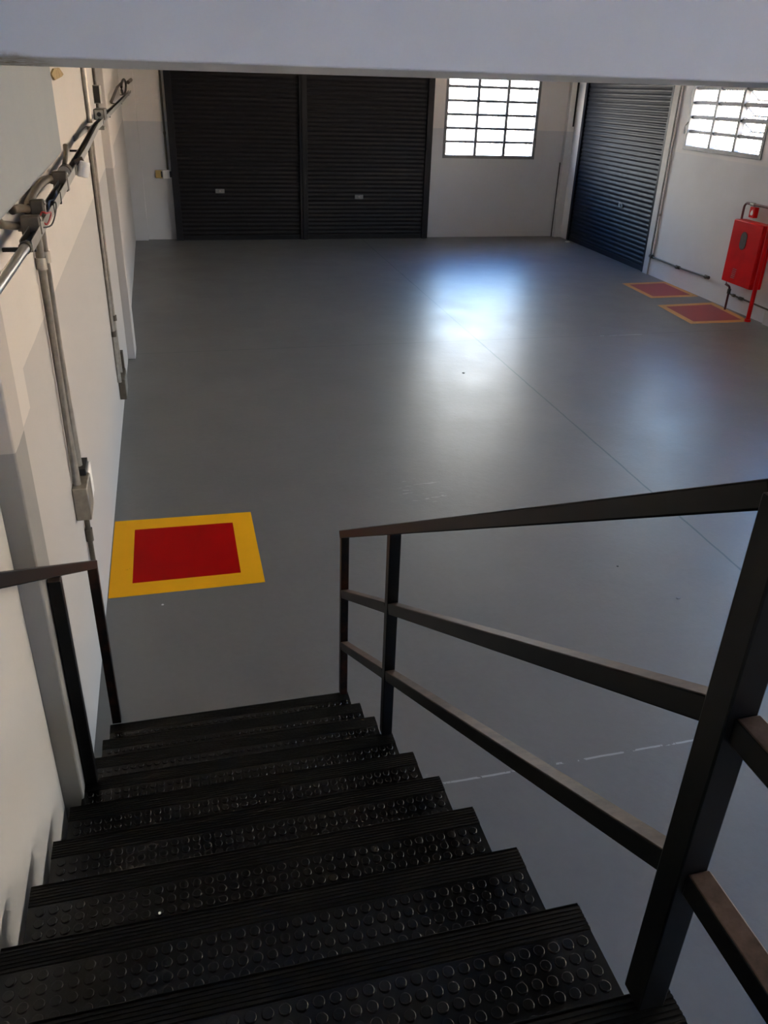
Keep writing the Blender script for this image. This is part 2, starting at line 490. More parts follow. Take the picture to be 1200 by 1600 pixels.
# ------------------------------------------------------------------ windows
def window(name, label, P, w0, w1, z0, z1, cols, rows, open_col=None, lever=True):
    """P(w, d, z): w along the wall, d into the room."""
    t = thing(name, label, 'window', P((w0 + w1) / 2, 0, z0), kind='structure')
    def pb(bm, a, b, d0, d1, c0, c1):
        q = [P(a, d0, 0), P(b, d0, 0), P(b, d1, 0), P(a, d1, 0)]
        hexa(bm, [(v.x, v.y, c0) for v in q] + [(v.x, v.y, c1) for v in q])
    fw = .065
    bm = bmesh.new()
    pb(bm, w0, w0 + fw, -.12, .012, z0, z1); pb(bm, w1 - fw, w1, -.12, .012, z0, z1)
    pb(bm, w0 + fw, w1 - fw, -.12, .012, z0, z0 + fw); pb(bm, w0 + fw, w1 - fw, -.12, .012, z1 - fw, z1)
    part('window_frame', bm, 'frame', t, bevel=.004)
    cw = (w1 - w0 - 2 * fw) / cols; rh = (z1 - z0 - 2 * fw) / rows
    for c in range(1, cols):
        bm = bmesh.new(); x = w0 + fw + cw * c
        pb(bm, x - .032, x + .032, -.09, 0, z0 + fw, z1 - fw)
        part('mullion', bm, 'frame', t, bevel=.003)
    for c in range(cols):
        a, b = w0 + fw + cw * c + (.032 if c else 0), w0 + fw + cw * (c+1) - (.032 if c < cols-1 else 0)
        bm = bmesh.new()
        for r in range(1, rows):
            z = z0 + fw + rh * r
            pb(bm, a, b, -.075, -.015, z - .017, z + .017)
            pb(bm, a, b, -.050, -.040, z - .026, z + .026)
        part('glazing_bars', bm, 'frame', t)
        for r in range(rows):
            lo, hi = z0 + fw + rh * r + .017, z0 + fw + rh * (r+1) - .017
            if open_col == c and r > 0:
                # pane swung out at its foot: sash frame, glass, stays
                dz = hi - lo; out = -.15
                top = lambda w: P(w, -.06, hi); bot = lambda w: P(w, -.06 + out, lo + .05)
                bm = bmesh.new()
                for p, q in ((top(a+.01), bot(a+.05)), (top(b-.01), bot(b-.05)), (bot(a+.05), bot(b-.05)), (top(a+.01), top(b-.01))):
                    bar(bm, p, q, .022, .022)
                bar(bm, P(a + .01, -.05, lo + .02), bot(a + .05), .014, .014)
                bar(bm, P(b - .01, -.05, lo + .02), bot(b - .05), .014, .014)
                s_ = part('open_sash', bm, 'frame', t)
                bm = bmesh.new()
                bm.faces.new([bm.verts.new(v) for v in (bot(a+.05), bot(b-.05), top(b-.01), top(a+.01))])
                part('pane', bm, 'glass', s_)
            else:
                bm = bmesh.new()
                bm.faces.new([bm.verts.new(P(w, -.045, z)) for w, z in ((a, lo), (b, lo), (b, hi), (a, hi))])
                part('pane', bm, 'glass', t)
    # welded grille of thin bars on the outer face
    bm = bmesh.new()
    n = int((w1 - w0) / .135)
    for i in range(1, n):
        w = w0 + (w1 - w0) * i / n
        bar(bm, P(w, -.18, z0), P(w, -.18, z1), .010, .010)
    for r in range(rows):
        z = z0 + fw + rh * (r + .13)
        bar(bm, P(w0, -.18, z), P(w1, -.18, z), .012, .012)
    part('security_grille', bm, 'frame', t)
    if lever:
        bm = bmesh.new()
        bar(bm, P(w1 - .03, .012, z0 + .42), P(w1 - .03, .05, z0 + .36), .018, .012)
        bar(bm, P(w1 - .03, .05, z0 + .36), P(w1 - .03, .055, z0 + .24), .018, .012)
        part('lever', bm, 'dark', t)
    return t
window('window_1', 'bright steel window on the far wall, grid of small panes', lambda w, d, z: Vector((w, YB - d, z)), *W1, 3, 6)
WR = lambda w, d, z: R3(w, d, z)
# along the right wall w runs towards the far end: the column nearest the photographer stands open
window('window_2', 'bright steel window on the right wall with tilted open panes', WR, *RWIN[0], 3, 5, open_col=0)
for i, (a, b, z0, z1) in enumerate(RWIN[1:]):
    window('window_%d' % (i + 3), ['steel window on the right wall nearer the stairs', 'steel window on the right wall level with the stair foot',
           'steel window on the right wall beside the landing'][i], WR, a, b, z0, z1, 3, 5, lever=False)

window('window_6', 'wide steel window high on the wall behind the landing', lambda w, d, z: Vector((w, YF + d, z)), *W6, 6, 4, lever=False)
# ------------------------------------------------------------------ staircase
T, RISE, Z0, WID = .27, .1572, .2435, 1.135
NT = 10
def studs(bm, x0, x1, y0, y1, z, px=.0300, py=.0300, r=.0110, h=.0038, n=14):
    nx, ny = int((x1 - x0) / px), int((y1 - y0) / py)
    ox = x0 + ((x1 - x0) - (nx - 1) * px) / 2; oy = y1 - py * .55
    for j in range(ny):
        for i in range(nx):
            cx, cy = ox + i * px, oy - j * py
            rings = []
            for rr, hh in ((r * 1.06, 0), (r * 1.01, h * .45), (r * .95, h * .8), (r * .85, h)):
                rings.append([bm.verts.new((cx + rr * math.cos(2*PI*k/n), cy + rr * math.sin(2*PI*k/n), z + hh)) for k in range(n)])
            for a, b in zip(rings, rings[1:]):
                for k in range(n):
                    bm.faces.new((a[k], a[(k+1) % n], b[(k+1) % n], b[k])).smooth = True
            bm.faces.new(rings[-1])

stair = thing('staircase', 'black metal staircase with studded rubber treads going down to the hall', 'staircase', (-WID/2, -1.2, 0))
for i in range(NT):
    y, z = -T * i, Z0 + RISE * i
    depth = T + .03 if i < NT - 1 else 2.6
    bm = bmesh.new()
    box(bm, -WID, 0, y - depth, y - .004, z - .034, z - .006)            # steel pan
    box(bm, -WID + .006, -.006, y - .045, y - .032, max(0, z - RISE + .003), z - .03)   # riser plate
    tr = part('tread' if i < NT - 1 else 'landing', bm, 'steel', stair)
    # rubber nosing with ribs that wraps the front edge
    bm = bmesh.new()
    box(bm, -WID - .001, .001, y - .058, y, z - .006, z - .0006)
    box(bm, -WID - .001, .001, y - .004, y + .002, z - .036, z - .0006)
    for k in range(6):
        yy = y - .006 - .0088 * k
        box(bm, -WID - .001, .001, yy - .0052, yy, z - .0008, z + .0012)
    part('nosing_strip', bm, 'rubber', tr)
    bm = bmesh.new()
    far = y - depth + .002 if i < NT - 1 else y - .9
    box(bm, -WID, 0, far, y - .0585, z - .006, z - .0003)
    studs(bm, -WID + .006, -.004, max(far, y - T - .03 if i < NT-1 else far), y - .060, z - .0003)
    part('stud_mat', bm, 'studrub', tr)
for sx in (-WID + .05, -.09):
    bm = bmesh.new()
    lz = lambda yy: Z0 - .045 + RISE * (-(yy + .30)) / T
    prof = [(-.02, 0), (-.26, 0), (-T * 9 - .02, lz(-T * 9 - .02) - .20), (-T * 9 - .02, lz(-T * 9 - .02)), (-.02, lz(-.02))]
    a = [bm.verts.new((sx, y, z)) for y, z in prof]; b = [bm.verts.new((sx + .04, y, z)) for y, z in prof]
    bm.faces.new(a); bm.faces.new(b[::-1])
    for k in range(len(prof)):
        bm.faces.new((a[k], a[(k+1) % len(prof)], b[(k+1) % len(prof)], b[k]))
    part('stringer', bm, 'steel', stair)
for sx, sy in ((-WID + .02, -4.6), (-.08, -4.6), (-WID + .02, -2.62), (-.08, -2.62)):
    part('support_column', Box(sx, sx + .06, sy, sy + .06, 0, Z0 + RISE * 9 - .034), 'steel', stair)

# ------------------------------------------------------------------ railings
SL = .5766
rail = thing('stair_railing', 'black square-tube railing with two middle rails on the right of the stairs', 'railing', (-.03, -1.2, Z0))
RX = -.022
hz = lambda y, top: top - SL * y                      # height of a sloping rail's top edge
bm = bmesh.new()
h = .040 / math.cos(math.atan(SL))
sweep(bm, [(RX, .020, 1.176 - .021 - SL*.02), (RX, -2.40, 1.176 - .021 + SL*2.40)], rect(.042, .036))
sweep(bm, [(RX, -2.40, 1.176 - .021 + SL*2.40), (RX, -4.9, 1.176 - .021 + SL*2.40)], rect(.042, .036))
part('handrail', bm, 'steel', rail, bevel=.0035)
def post(name, par, x0, x1, y0, y1, z0, z1):
    return part(name, Box(x0, x1, y0, y1, z0, z1), 'steel', par, bevel=.003)
post('post', rail, -.040, -.004, -.018, .018, Z0, 1.150)
post('post', rail, -.042, -.002, -.822, -.782, Z0 + 3*RISE, 1.176 + SL*.80 - .03)
post('post', rail, -.066, -.020, -2.458, -2.412, Z0 + 9*RISE, 2.55)
post('post', rail, -.042, -.002, -4.9, -4.86, Z0 + 9*RISE, 2.55)
for top in (.858, .560):
    off = .023
    for y0, y1 in ((-.018, -.782), (-.822, -2.412)):
        bm = bmesh.new()
        sweep(bm, [(RX, y0, top - off - SL*y0), (RX, y1, top - off - SL*y1)], rect(.036, .040))
        part('middle_rail', bm, 'steel', rail, bevel=.003)
for zt in (2.262, 1.978):
    bm = bmesh.new()
    sweep(bm, [(RX - .014, -2.458, zt - .022), (RX - .014, -4.86, zt - .022)], rect(.036, .042))
    part('landing_rail', bm, 'steel', rail, bevel=.003)

hr = thing('stair_handrail', 'short black handrail on two visible posts against the left wall', 'railing', (-1.108, -1.2, Z0))
bm = bmesh.new()
sweep(bm, [(-1.106, .045, 1.122 - SL*.045), (-1.106, -2.38, 1.122 + SL*2.38)], rect(.040, .036))
part('handrail', bm, 'steel', hr, bevel=.0035)
post('post', hr, -1.126, -1.086, .004, .040, Z0, 1.095)
post('post', hr, -1.124, -1.086, -.835, -.800, Z0 + 3*RISE, 1.122 + SL*.82 - .03)
post('post', hr, -1.126, -1.086, -2.40, -2.36, Z0 + 9*RISE, 1.122 + SL*2.38)

# ------------------------------------------------------------------ floor markings
def floor_mark(label, quad, inset, ym, rm, group='painted fire-equipment squares on the floor'):
    """quad: four floor corners in order; a thick coat of yellow around a red square."""
    q = [Vector((x, y, 0)) for x, y in quad]
    c = sum(q, Vector()) / 4
    t = thing('floor_marking', label, 'floor marking', (c.x, c.y, 0), group)
    def ins(u0, v0):
        a = q[0].lerp(q[1], u0); b = q[3].lerp(q[2], u0); return a.lerp(b, v0)
    i0, i1 = inset
    iq = [ins(i0, i0), ins(i1, i0), ins(i1, i1), ins(i0, i1)]
    bm = bmesh.new(); h = .0018
    for k in range(4):
        a, b, cc, d = q[k], q[(k+1) % 4], iq[(k+1) % 4], iq[k]
        hexa(bm, [tuple(a), tuple(b), tuple(cc), tuple(d)] + [(v.x, v.y, h) for v in (a, b, cc, d)])
    part('border', bm, ym, t)
    bm = bmesh.new()
    hexa(bm, [tuple(v) for v in iq] + [(v.x, v.y, h) for v in iq])
    part('centre', bm, rm, t)
floor_mark('bright red square with wide yellow border painted beside the left wall near the stairs',
           [(-1.240, 1.467), (-.246, 1.463), (-.238, 2.474), (-1.238, 2.507)], (.145, .852), 'yel', 'redp')
floor_mark('red and yellow painted square, colours paled for glare, by the right wall, farther of the two, near the shutter',
           [(6.962, 8.765), (7.865, 8.800), (7.925, 9.93), (7.034, 9.868)], (.10, .90), 'yel2', 'red2')
floor_mark('red and yellow painted square, colours paled for glare, on the floor under the red hose cabinet',
           [(6.672, 7.178), (7.70, 7.175), (7.838, 8.36), (6.788, 8.300)], (.10, .90), 'yel2', 'red2')

# ------------------------------------------------------------------ hose cabinet and its pipes
cab = thing('hose_cabinet', 'red steel fire hose cabinet on the right wall with oblong glass window', 'fire hose cabinet', R3(7.68, .1, .42))
Y0, Y1, C0, C1, DPT = 7.30, 8.02, .437, 1.342, .20
bm = bmesh.new(); rbox(bm, Y0, Y1, .004, DPT - .016, C0, C1)
part('cabinet_body', bm, 'red', cab, bevel=.008)
bm = bmesh.new(); rbox(bm, Y0 + .004, Y1 - .004, DPT - .014, DPT, C0 + .004, C1 - .004)
door = part('door', bm, 'red', cab, bevel=.006)
def capsule(bm, yc, zc, w, hh, o0, o1, n=10):
    pts = []
    for k in range(n + 1):
        a = PI * k / n; pts.append((yc + w/2 * math.cos(a), zc + (hh - w)/2 + w/2 * math.sin(a)))
    for k in range(n + 1):
        a = PI + PI * k / n; pts.append((yc + w/2 * math.cos(a), zc - (hh - w)/2 + w/2 * math.sin(a)))
    a = [bm.verts.new(R3(y, o0, z)) for y, z in pts]; b = [bm.verts.new(R3(y, o1, z)) for y, z in pts]
    bm.faces.new(a[::-1]); bm.faces.new(b)
    m_ = len(pts)
    for k in range(m_): bm.faces.new((a[k], a[(k+1) % m_], b[(k+1) % m_], b[k]))
bm = bmesh.new(); capsule(bm, 7.69, 1.075, .155, .26, DPT - .005, DPT + .004)
part('door_frame', bm, 'darkred', door, 'dark rim of the door window')
bm = bmesh.new(); capsule(bm, 7.69, 1.075, .135, .24, DPT - .005, DPT + .006)
part('door_glass', bm, 'viewglass', door, 'grey glass oblong in the red door')
for k in range(6):
    bm = bmesh.new(); z = .655 - .026 * k; yy = 7.735 + .004 * k
    rbox(bm, yy - .045, yy + .045, DPT - .002, DPT + .005, z - .004, z + .004)
    part('vent_slot', bm, 'grille', door)

pipe = thing('riser_pipe', 'thick red riser pipe standing on the floor along the near side of the hose cabinet', 'pipe', R3(7.17, .19, 0))
bm = bmesh.new(); a = R3(7.17, .19, 0.002)
tube(bm, [a, a + Vector((0, 0, 1.75))], .031, 18)
part('pipe_run', bm, 'red', pipe, smooth=True)
bm = bmesh.new(); cyl(bm, a + Vector((0, 0, .02)), (0, 0, 1), .045, .036, 18)
part('floor_flange', bm, 'red', pipe)
bm = bmesh.new(); cyl(bm, a + Vector((0, 0, 1.40)), (0, 0, 1), .042, .06, 18)
part('coupling', bm, 'red', pipe)

dp = thing('drain_pipe', 'thin dark red pipe dropping to the floor under the hose cabinet', 'pipe', R3(7.90, .10, 0))
a = R3(7.90, .10, .002)
bm = bmesh.new(); tube(bm, [a, a + Vector((0, 0, .31)), *arc(a + Vector((0, .05, .31)), (0, -1, 0), (0, 0, 1), .05, 0, PI*.5, 6), a + Vector((0, .11, .37)), a + Vector((0, .11, .434))], .017, 12)
part('pipe_run', bm, 'darkred', dp, smooth=True)
bm = bmesh.new(); cyl(bm, a + Vector((0, 0, .285)), (0, 0, 1), .027, .07)
part('coupling', bm, 'dull', dp, 'dull metal coupling')

lp = thing('loop_pipe', 'red pipe loop rising behind the hose cabinet and running along the wall', 'pipe', R3(7.9, .06, 1.34))
p0 = R3(8.04, .07, 1.30)
d = (R3(7, 0, 0) - R3(8, 0, 0)).normalized()
up_ = Vector((0, 0, 1))
bm = bmesh.new()
tube(bm, [p0, p0 + up_*.20, *arc(p0 + up_*.20 + d*.07, -d, up_, .07, 0, PI/2, 6), p0 + up_*.27 + d*.80], .017, 12)
part('pipe_run', bm, 'darkred', lp, smooth=True)
for k in (.20, .74):
    bm = bmesh.new(); cyl(bm, p0 + up_*.27 + d*k, d, .026, .085)
    part('fitting', bm, 'galv', lp, 'grey pipe fitting')
for k, lab in ((.215, 'small red alarm box with white flame mark above the middle of the hose cabinet'),
               (.715, 'small red alarm box with white flame mark at the right edge of the picture')):
    c = p0 + up_*.175 + d*k
    t = thing('alarm_box', lab, 'alarm box', R3(8.04 - k, .03, 1.47), 'red alarm boxes above the hose cabinet')
    y = 8.04 - k
    bm = bmesh.new(); rbox(bm, y - .06, y + .06, .002, .075, 1.385, 1.535)
    part('case', bm, 'red', t, bevel=.006)
    bm = bmesh.new()
    fl = [(-.022, -.035), (.022, -.035), (.032, -.010), (.018, .012), (.016, .034), (-.002, .018), (-.012, .048), (-.030, .006), (-.034, -.014)]
    f0 = [bm.verts.new(R3(y + u, .0755, 1.455 + v)) for u, v in fl]; f1 = [bm.verts.new(R3(y + u, .0775, 1.455 + v)) for u, v in fl]
    bm.faces.new(f0[::-1]); bm.faces.new(f1)
    for k2 in range(len(fl)): bm.faces.new((f0[k2], f0[(k2+1) % len(fl)], f1[(k2+1) % len(fl)], f1[k2]))
    part('flame_mark', bm, 'paper', t, 'white flame mark')

# ------------------------------------------------------------------ conduits on the right wall
def conduit(name, label, path, r, mat, fittings=(), cat='conduit', group=None, n=12, fit='dull'):
    """A rigid tube with couplings (point, axis, radius, length) and box fittings (built by caller)."""
    c = Vector(path[0])
    t = thing(name, label, cat, c, group)
    bm = bmesh.new(); tube(bm, path, r, n); part('tube', bm, mat, t, smooth=True)
    for p, ax, rr, ll in fittings:
        bm = bmesh.new(); cyl(bm, p, ax, rr, ll, 12); part('coupling', bm, fit, t)
    return t
ZV = Vector((0, 0, 1)); YV = Vector((0, 1, 0)); XV = Vector((1, 0, 0))
conduit('conduit', 'dark thin strip drawn as the shadow gap between the side shutter jamb and the white conduit', [R3(10.538, .014, .37), R3(10.538, .014, 3.3)], .0125, 'dark')  # no real conduit: dark tube standing in for the shadow gap
conduit('conduit', 'white upright conduit just right of the side shutter jamb', [R3(10.495, .019, .37), R3(10.495, .019, 3.3)], .017, 'white',
        [(R3(10.495, .019, 1.06), ZV, .022, .04)], fit='galv')
t = conduit('conduit', 'thin grey conduit running level along the right wall towards the hose cabinet',
        [R3(10.46, .03, .335), R3(9.55, .03, .325), R3(8.66, .03, .345)], .013, 'dull')
for y, z in ((9.57, .325), (8.66, .345), (10.50, .338)):
    bm = bmesh.new(); cyl(bm, R3(y, .032, z), d, .028, .11, 12); cyl(bm, R3(y - .02, .05, z), R3(0, 1, 0) - R3(0, 0, 0), .024, .05, 12)
    part('conduit_body', bm, 'dull', t)
conduit('conduit', 'thin dark conduit low on the wall beneath the hose cabinet', [R3(7.97, .03, .23), R3(7.5, .03, .225), R3(6.6, .03, .215)], .013, 'dull',
        [(R3(7.66, .03, .227), YV, .024, .08), (R3(7.86, .03, .229), YV, .024, .05)])

# ------------------------------------------------------------------ back wall: conduit and switch boxes
t = conduit('conduit', 'grey upright conduit on the far wall along the left edge of the dark shutter', [(-.545, YB - .025, 1.33), (-.545, YB - .025, 3.6)], .02, 'dull',
            [((-.545, YB - .025, 2.0), ZV, .026, .05)])
t = thing('switch_box', 'pale switch box under the far-wall conduit by the dark shutter', 'switch box', (-.575, YB, 1.2))
part('case', Box(-.645, -.505, YB - .065, YB - .001, 1.175, 1.335), 'white', t, bevel=.006)
part('switch', Box(-.515, -.475, YB - .08, YB - .02, 1.20, 1.31), 'dark', t, 'dark switch on the box side', bevel=.003)
t = thing('switch_box', 'yellowed switch plate left of the pale box on the far wall', 'switch box', (-.72, YB, 1.2))
part('case', Box(-.79, -.665, YB - .045, YB - .001, 1.18, 1.325), 'yellowed', t, bevel=.006)
part('switch', Box(-.685, -.655, YB - .055, YB - .02, 1.20, 1.305), 'dark', t, 'dark switch gap')

# ------------------------------------------------------------------ left wall: cable tray
TP = [(-1.152, .02, 2.405), (-1.150, 1.55, 2.462), (-1.145, 2.9, 2.52), (-1.142, 4.3, 2.588), (-1.135, 6.6, 2.615), (-1.12, 10.5, 2.66), (-1.105, 14.2, 2.71)]
def tray_at(y):
    for (x0, y0, z0), (x1, y1, z1) in zip(TP, TP[1:]):
        if y <= y1:
            k = (y - y0) / (y1 - y0); return Vector((x0 + (x1-x0)*k, y, z0 + (z1-z0)*k))
    return Vector(TP[-1])
tray = thing('cable_tray', 'long open metal cable channel running high along the left wall', 'cable tray', (XL, 3, 2.4))
bm = bmesh.new()
w_, h_, th = .040, .040, .003
U = [(-w_/2, h_/2), (-w_/2, -h_/2), (w_/2, -h_/2), (w_/2, h_/2), (w_/2 - th, h_/2), (w_/2 - th, -h_/2 + th), (-w_/2 + th, -h_/2 + th), (-w_/2 + th, h_/2)]
sweep(bm, TP, U)
part('channel', bm, 'tray', tray)
for y in (.10, 1.08, 3.0, 6.2, 9.5, 13.0):
    c = tray_at(y)
    part('wall_bracket', Box(XL + .002, c.x + .02, y - .012, y + .012, c.z - .033, c.z - .021), 'dark', tray)
for y in (.75, 1.05, 1.9, 4.9):
    c = tray_at(y)
    bm = bmesh.new(); box(bm, c.x + .0205, c.x + .0235, y - .003, y + .003, c.z - .022, c.z + .022)
    part('side_slot', bm, 'dark', tray)
# flat support arm below the tray, halfway along
t = thing('support_arm', 'flat metal arm holding the cable channel beneath the small box', 'bracket', (XL, 4.6, 2.5))
c = tray_at(4.6)
part('plate', Box(XL + .002, c.x + .045, 4.54, 4.68, c.z - .045, c.z - .0215), 'tray', t, bevel=.002)
part('wall_strut', Box(XL + .001, XL + .014, 3.35, 4.75, c.z - .06, c.z - .025), 'tray', t)

# bright tube running on from the near end of the channel
conduit('conduit', 'shiny bright tube running from the near end of the cable channel', [(-1.150, .03, 2.408), (-1.148, -.55, 2.405), (-1.146, -3.2, 2.40)], .0165, 'chrome',
        [((-1.150, -.02, 2.408), YV, .021, .03)], n=18)

# wires in the channel
def wire(name, label, pts, r, mat):
    pts = [Vector(p) for p in pts]; out = []
    for i in range(len(pts) - 1):
        a, b = pts[i], pts[i+1]; p0 = pts[max(0, i-1)]; p3 = pts[min(len(pts)-1, i+2)]
        for k in range(5):
            u = k / 5
            out.append(.5 * ((2*a) + (b - p0)*u + (2*p0 - 5*a + 4*b - p3)*u*u + (3*a - p0 - 3*b + p3)*u*u*u))
    out.append(pts[-1])
    bm = bmesh.new(); tube(bm, out, r, 8)
    tag(link(name, bm, mat, smooth=True), label, 'wire')
def wiggle(y0, y1, dx, dz, n, amp):
    out = []
    for i in range(n + 1):
        y = y0 + (y1 - y0) * i / n; c = tray_at(y)
        out.append(c + Vector((dx + amp * math.sin(i * 1.3), 0, dz + amp * math.cos(i * 1.7))))
    return out
wire('red_wire', 'red wire looping out of the channel beside the two grey conduit boxes', [tray_at(.36) + Vector((0, 0, 0)), tray_at(.42) + Vector((.012, 0, .04)), tray_at(.42) + Vector((.030, 0, .04)), tray_at(.55) + Vector((.032, 0, .018)), tray_at(.42) + Vector((.028, 0, .0)), tray_at(.40) + Vector((.012, 0, .012)), tray_at(.36) + Vector((0, 0, .0))], .0035, 'wire_r')
wire('black_wire', 'black wire bowing out over the edge of the cable channel', [tray_at(.72) + Vector((.0, 0, .0)), tray_at(.70) + Vector((.035, 0, .035)), tray_at(.55) + Vector((.052, 0, .03)), tray_at(.40) + Vector((.045, 0, .0)), tray_at(.30) + Vector((.015, 0, .01))], .003, 'wire_k')
wire('blue_wire', 'blue wire bundle lying in the channel between the grey boxes', wiggle(.55, 1.1, .006, .014, 8, .006), .005, 'wire_b')
wire('power_cable', 'dark cable lying along the bottom of the cable channel', wiggle(.1, 13.9, -.004, -.006, 40, .005), .008, 'wire_k')

# cast conduit boxes and curved pipes on the channel's near end
def condulet(label, c, sx, sy, sz, pipe_pts, r):
    t = thing('conduit_box', label, 'conduit box', c, 'grey conduit boxes with curved pipes')
    c = Vector(c)
    part('box', Box(c.x - sx/2, c.x + sx/2, c.y - sy/2, c.y + sy/2, c.z - sz/2, c.z + sz/2), 'dull', t, bevel=.006)
    part('lid', Box(c.x + sx/2, c.x + sx/2 + .004, c.y - sy/2 + .006, c.y + sy/2 - .006, c.z - sz/2 + .005, c.z + sz/2 - .005), 'tray', t, bevel=.001)
    bm = bmesh.new(); tube(bm, pipe_pts, r, 14); part('curved_pipe', bm, 'dull', t, smooth=True)
    bm = bmesh.new(); cyl(bm, pipe_pts[0], Vector(pipe_pts[1]) - Vector(pipe_pts[0]), r * 1.3, .03)
    part('coupling', bm, 'dull', t)
    for s_ in (-1, 1):
        bm = bmesh.new(); cyl(bm, c + Vector((sx/2 + .004, s_ * sy * .36, sz * .3)), XV, .005, .006, 8)
        part('screw', bm, 'galv', t)
    return t
X_ = -1.165
condulet('nearest grey conduit box with pipe stub curving left, above the shiny tube', (X_, .30, 2.434), .068, .055, .070,
         [(-1.196, .30, 2.428), (-1.212, .297, 2.431), (-1.222, .265, 2.437), (-1.227, .18, 2.452), (-1.228, .07, 2.470), (-1.228, .0, 2.50), (-1.228, -.03, 2.60)], .0145)
condulet('middle grey conduit box with short pipe stub, between its two neighbours', (X_ + .004, .51, 2.462), .050, .050, .074,
         [(-1.184, .51, 2.462), (-1.200, .495, 2.466), (-1.212, .455, 2.473), (-1.222, .397, 2.478), (-1.226, .33, 2.482), (-1.227, .29, 2.52), (-1.227, .28, 2.62)], .0155)
condulet('grey conduit box at the far end of the tall curved pipe', (X_ + .002, 1.45, 2.470), .068, .060, .092,
         [(-1.194, 1.46, 2.478), (-1.208, 1.43, 2.482), (-1.217, 1.30, 2.488), (-1.220, 1.12, 2.488), (-1.220, .95, 2.482), (-1.218, .79, 2.472), (-1.214, .67, 2.464), (-1.210, .60, 2.449), (-1.200, .55, 2.435)], .0185)
t = thing('junction_box', 'small dark round junction on the channel beside the white plug', 'junction box', (X_, 1.75, 2.48))
bm = bmesh.new(); cyl(bm, (X_, 1.76, 2.487), YV, .034, .10, 18); part('body', bm, 'dull', t)
bm = bmesh.new(); cyl(bm, (X_, 1.705, 2.487), YV, .029, .012, 18); part('cap', bm, 'galv', t)
bm = bmesh.new(); tube(bm, [(X_, 1.76, 2.515), (X_, 1.86, 2.545), (X_, 1.93, 2.575), (X_, 1.95, 2.60)], .013, 10); part('pipe_stub', bm, 'dull', t)
t = thing('plug_socket', 'white round socket hanging off the cable channel', 'socket', (-1.1, 2.05, 2.44))
c = tray_at(2.05)
bm = bmesh.new(); cyl(bm, c + Vector((.052, 0, -.012)), Vector((.25, .1, 1)), .031, .085, 16); part('body', bm, 'white', t, bevel=.006)
bm = bmesh.new(); cyl(bm, c + Vector((.034, 0, .030)), Vector((1, 0, .4)), .016, .05, 12); part('neck', bm, 'dull', t)
t = thing('junction_box', 'square metal junction box sitting on the channel over the support arm', 'junction box', tray_at(5.2))
c = tray_at(5.2)
part('box', Box(c.x - .06, c.x + .03, 5.05, 5.45, c.z - .0, c.z + .085), 'dull', t, bevel=.006)
part('cover', Box(c.x - .05, c.x + .02, 5.044, 5.05, c.z + .008, c.z + .078), 'galv', t)
bm = bmesh.new(); cyl(bm, (c.x - .015, 5.04, c.z + .045), YV, .018, .012); part('knockout', bm, 'dark', t)

# conduits on the left wall
GV = 'twin conduits on the left wall'
for x, y, lab in ((XL + .024, .80, 'upright conduit from the channel to the near socket box, left of the pair'),
                  (XL + .024, .955, 'upright conduit from the channel to the near socket box, right of the pair')):
    c = tray_at(y)
    conduit('conduit', lab, [(x, y, 1.10 if y < .9 else 1.13), (x, y, c.z - .09), (x + .03, y, c.z - .03)], .020, 'galv',
            [((x, y, 2.20), ZV, .023, .05)], group=GV, fit='galv')
t = thing('socket_box', 'pale socket box partway down the near pair of left-wall conduits', 'socket box', (XL, .9, 1.0))
part('case', Box(XL + .001, XL + .075, .745, .935, .945, 1.125), 'galv', t, bevel=.006)
part('cover', Box(XL + .001, XL + .070, .938, 1.07, .955, 1.13), 'white', t, 'cream cover plate', bevel=.005)
part('top_inlet', Box(XL + .012, XL + .06, .90, 1.05, 1.125, 1.16), 'dark', t)
conduit('conduit', 'thin conduit dropping from the socket box towards the left handrail', [(XL + .018, .985, .95), (XL + .018, .985, .02)], .014, 'dull',
        [((XL + .018, .985, .735), ZV, .021, .075)])
for x, y, lab in ((XL + .018, 4.55, 'upright conduit to the far socket box, left of the pair'),
                  (XL + .018, 4.85, 'upright conduit to the far socket box, right of the pair')):
    c = tray_at(y)
    conduit('conduit', lab, [(x, y, .40), (x, y, c.z - .10), (x + .03, y, c.z - .03)], .019, 'galv',
            [((x, y, .93 if y > 4.6 else .86), ZV, .026, .05)], group=GV)
t = thing('socket_box', 'small grey socket box low on the left wall at the far conduits', 'socket box', (XL, 4.8, .2))
part('case', Box(XL + .001, XL + .06, 4.62, 4.98, .20, .40), 'dull', t, bevel=.005)
part('cover', Box(XL + .06, XL + .064, 4.65, 4.95, .215, .385), 'tray', t)
part('side_inlet', Box(XL + .005, XL + .05, 4.985, 5.06, .30, .56), 'dull', t, bevel=.004)
# risers above the channel
conduit('conduit', 'bright upright conduit above the support arm, nearest of three', [(XL + .022, 4.83, 2.585), (XL + .022, 4.83, 3.7)], .022, 'galv')
conduit('conduit', 'upright conduit ending in a small open box above the channel, middle of three', [(XL + .018, 6.22, 2.66), (XL + .018, 6.35, 3.7)], .015, 'dull')
conduit('conduit', 'upright conduit meeting the channel, farthest of three', [(XL + .018, 7.25, 2.58), (XL + .018, 7.38, 3.7)], .016, 'dull',
        [((XL + .018, 7.25, 2.62), ZV, .024, .05)])
t = thing('outlet_box', 'small open outlet box with a dark face on the middle riser conduit', 'outlet box', (XL, 6.2, 2.75))
part('case', Box(XL + .001, XL + .065, 6.05, 6.36, 2.70, 2.86), 'galv', t, bevel=.004)
part('face', Box(XL + .006, XL + .060, 6.044, 6.052, 2.708, 2.852), 'dark', t)
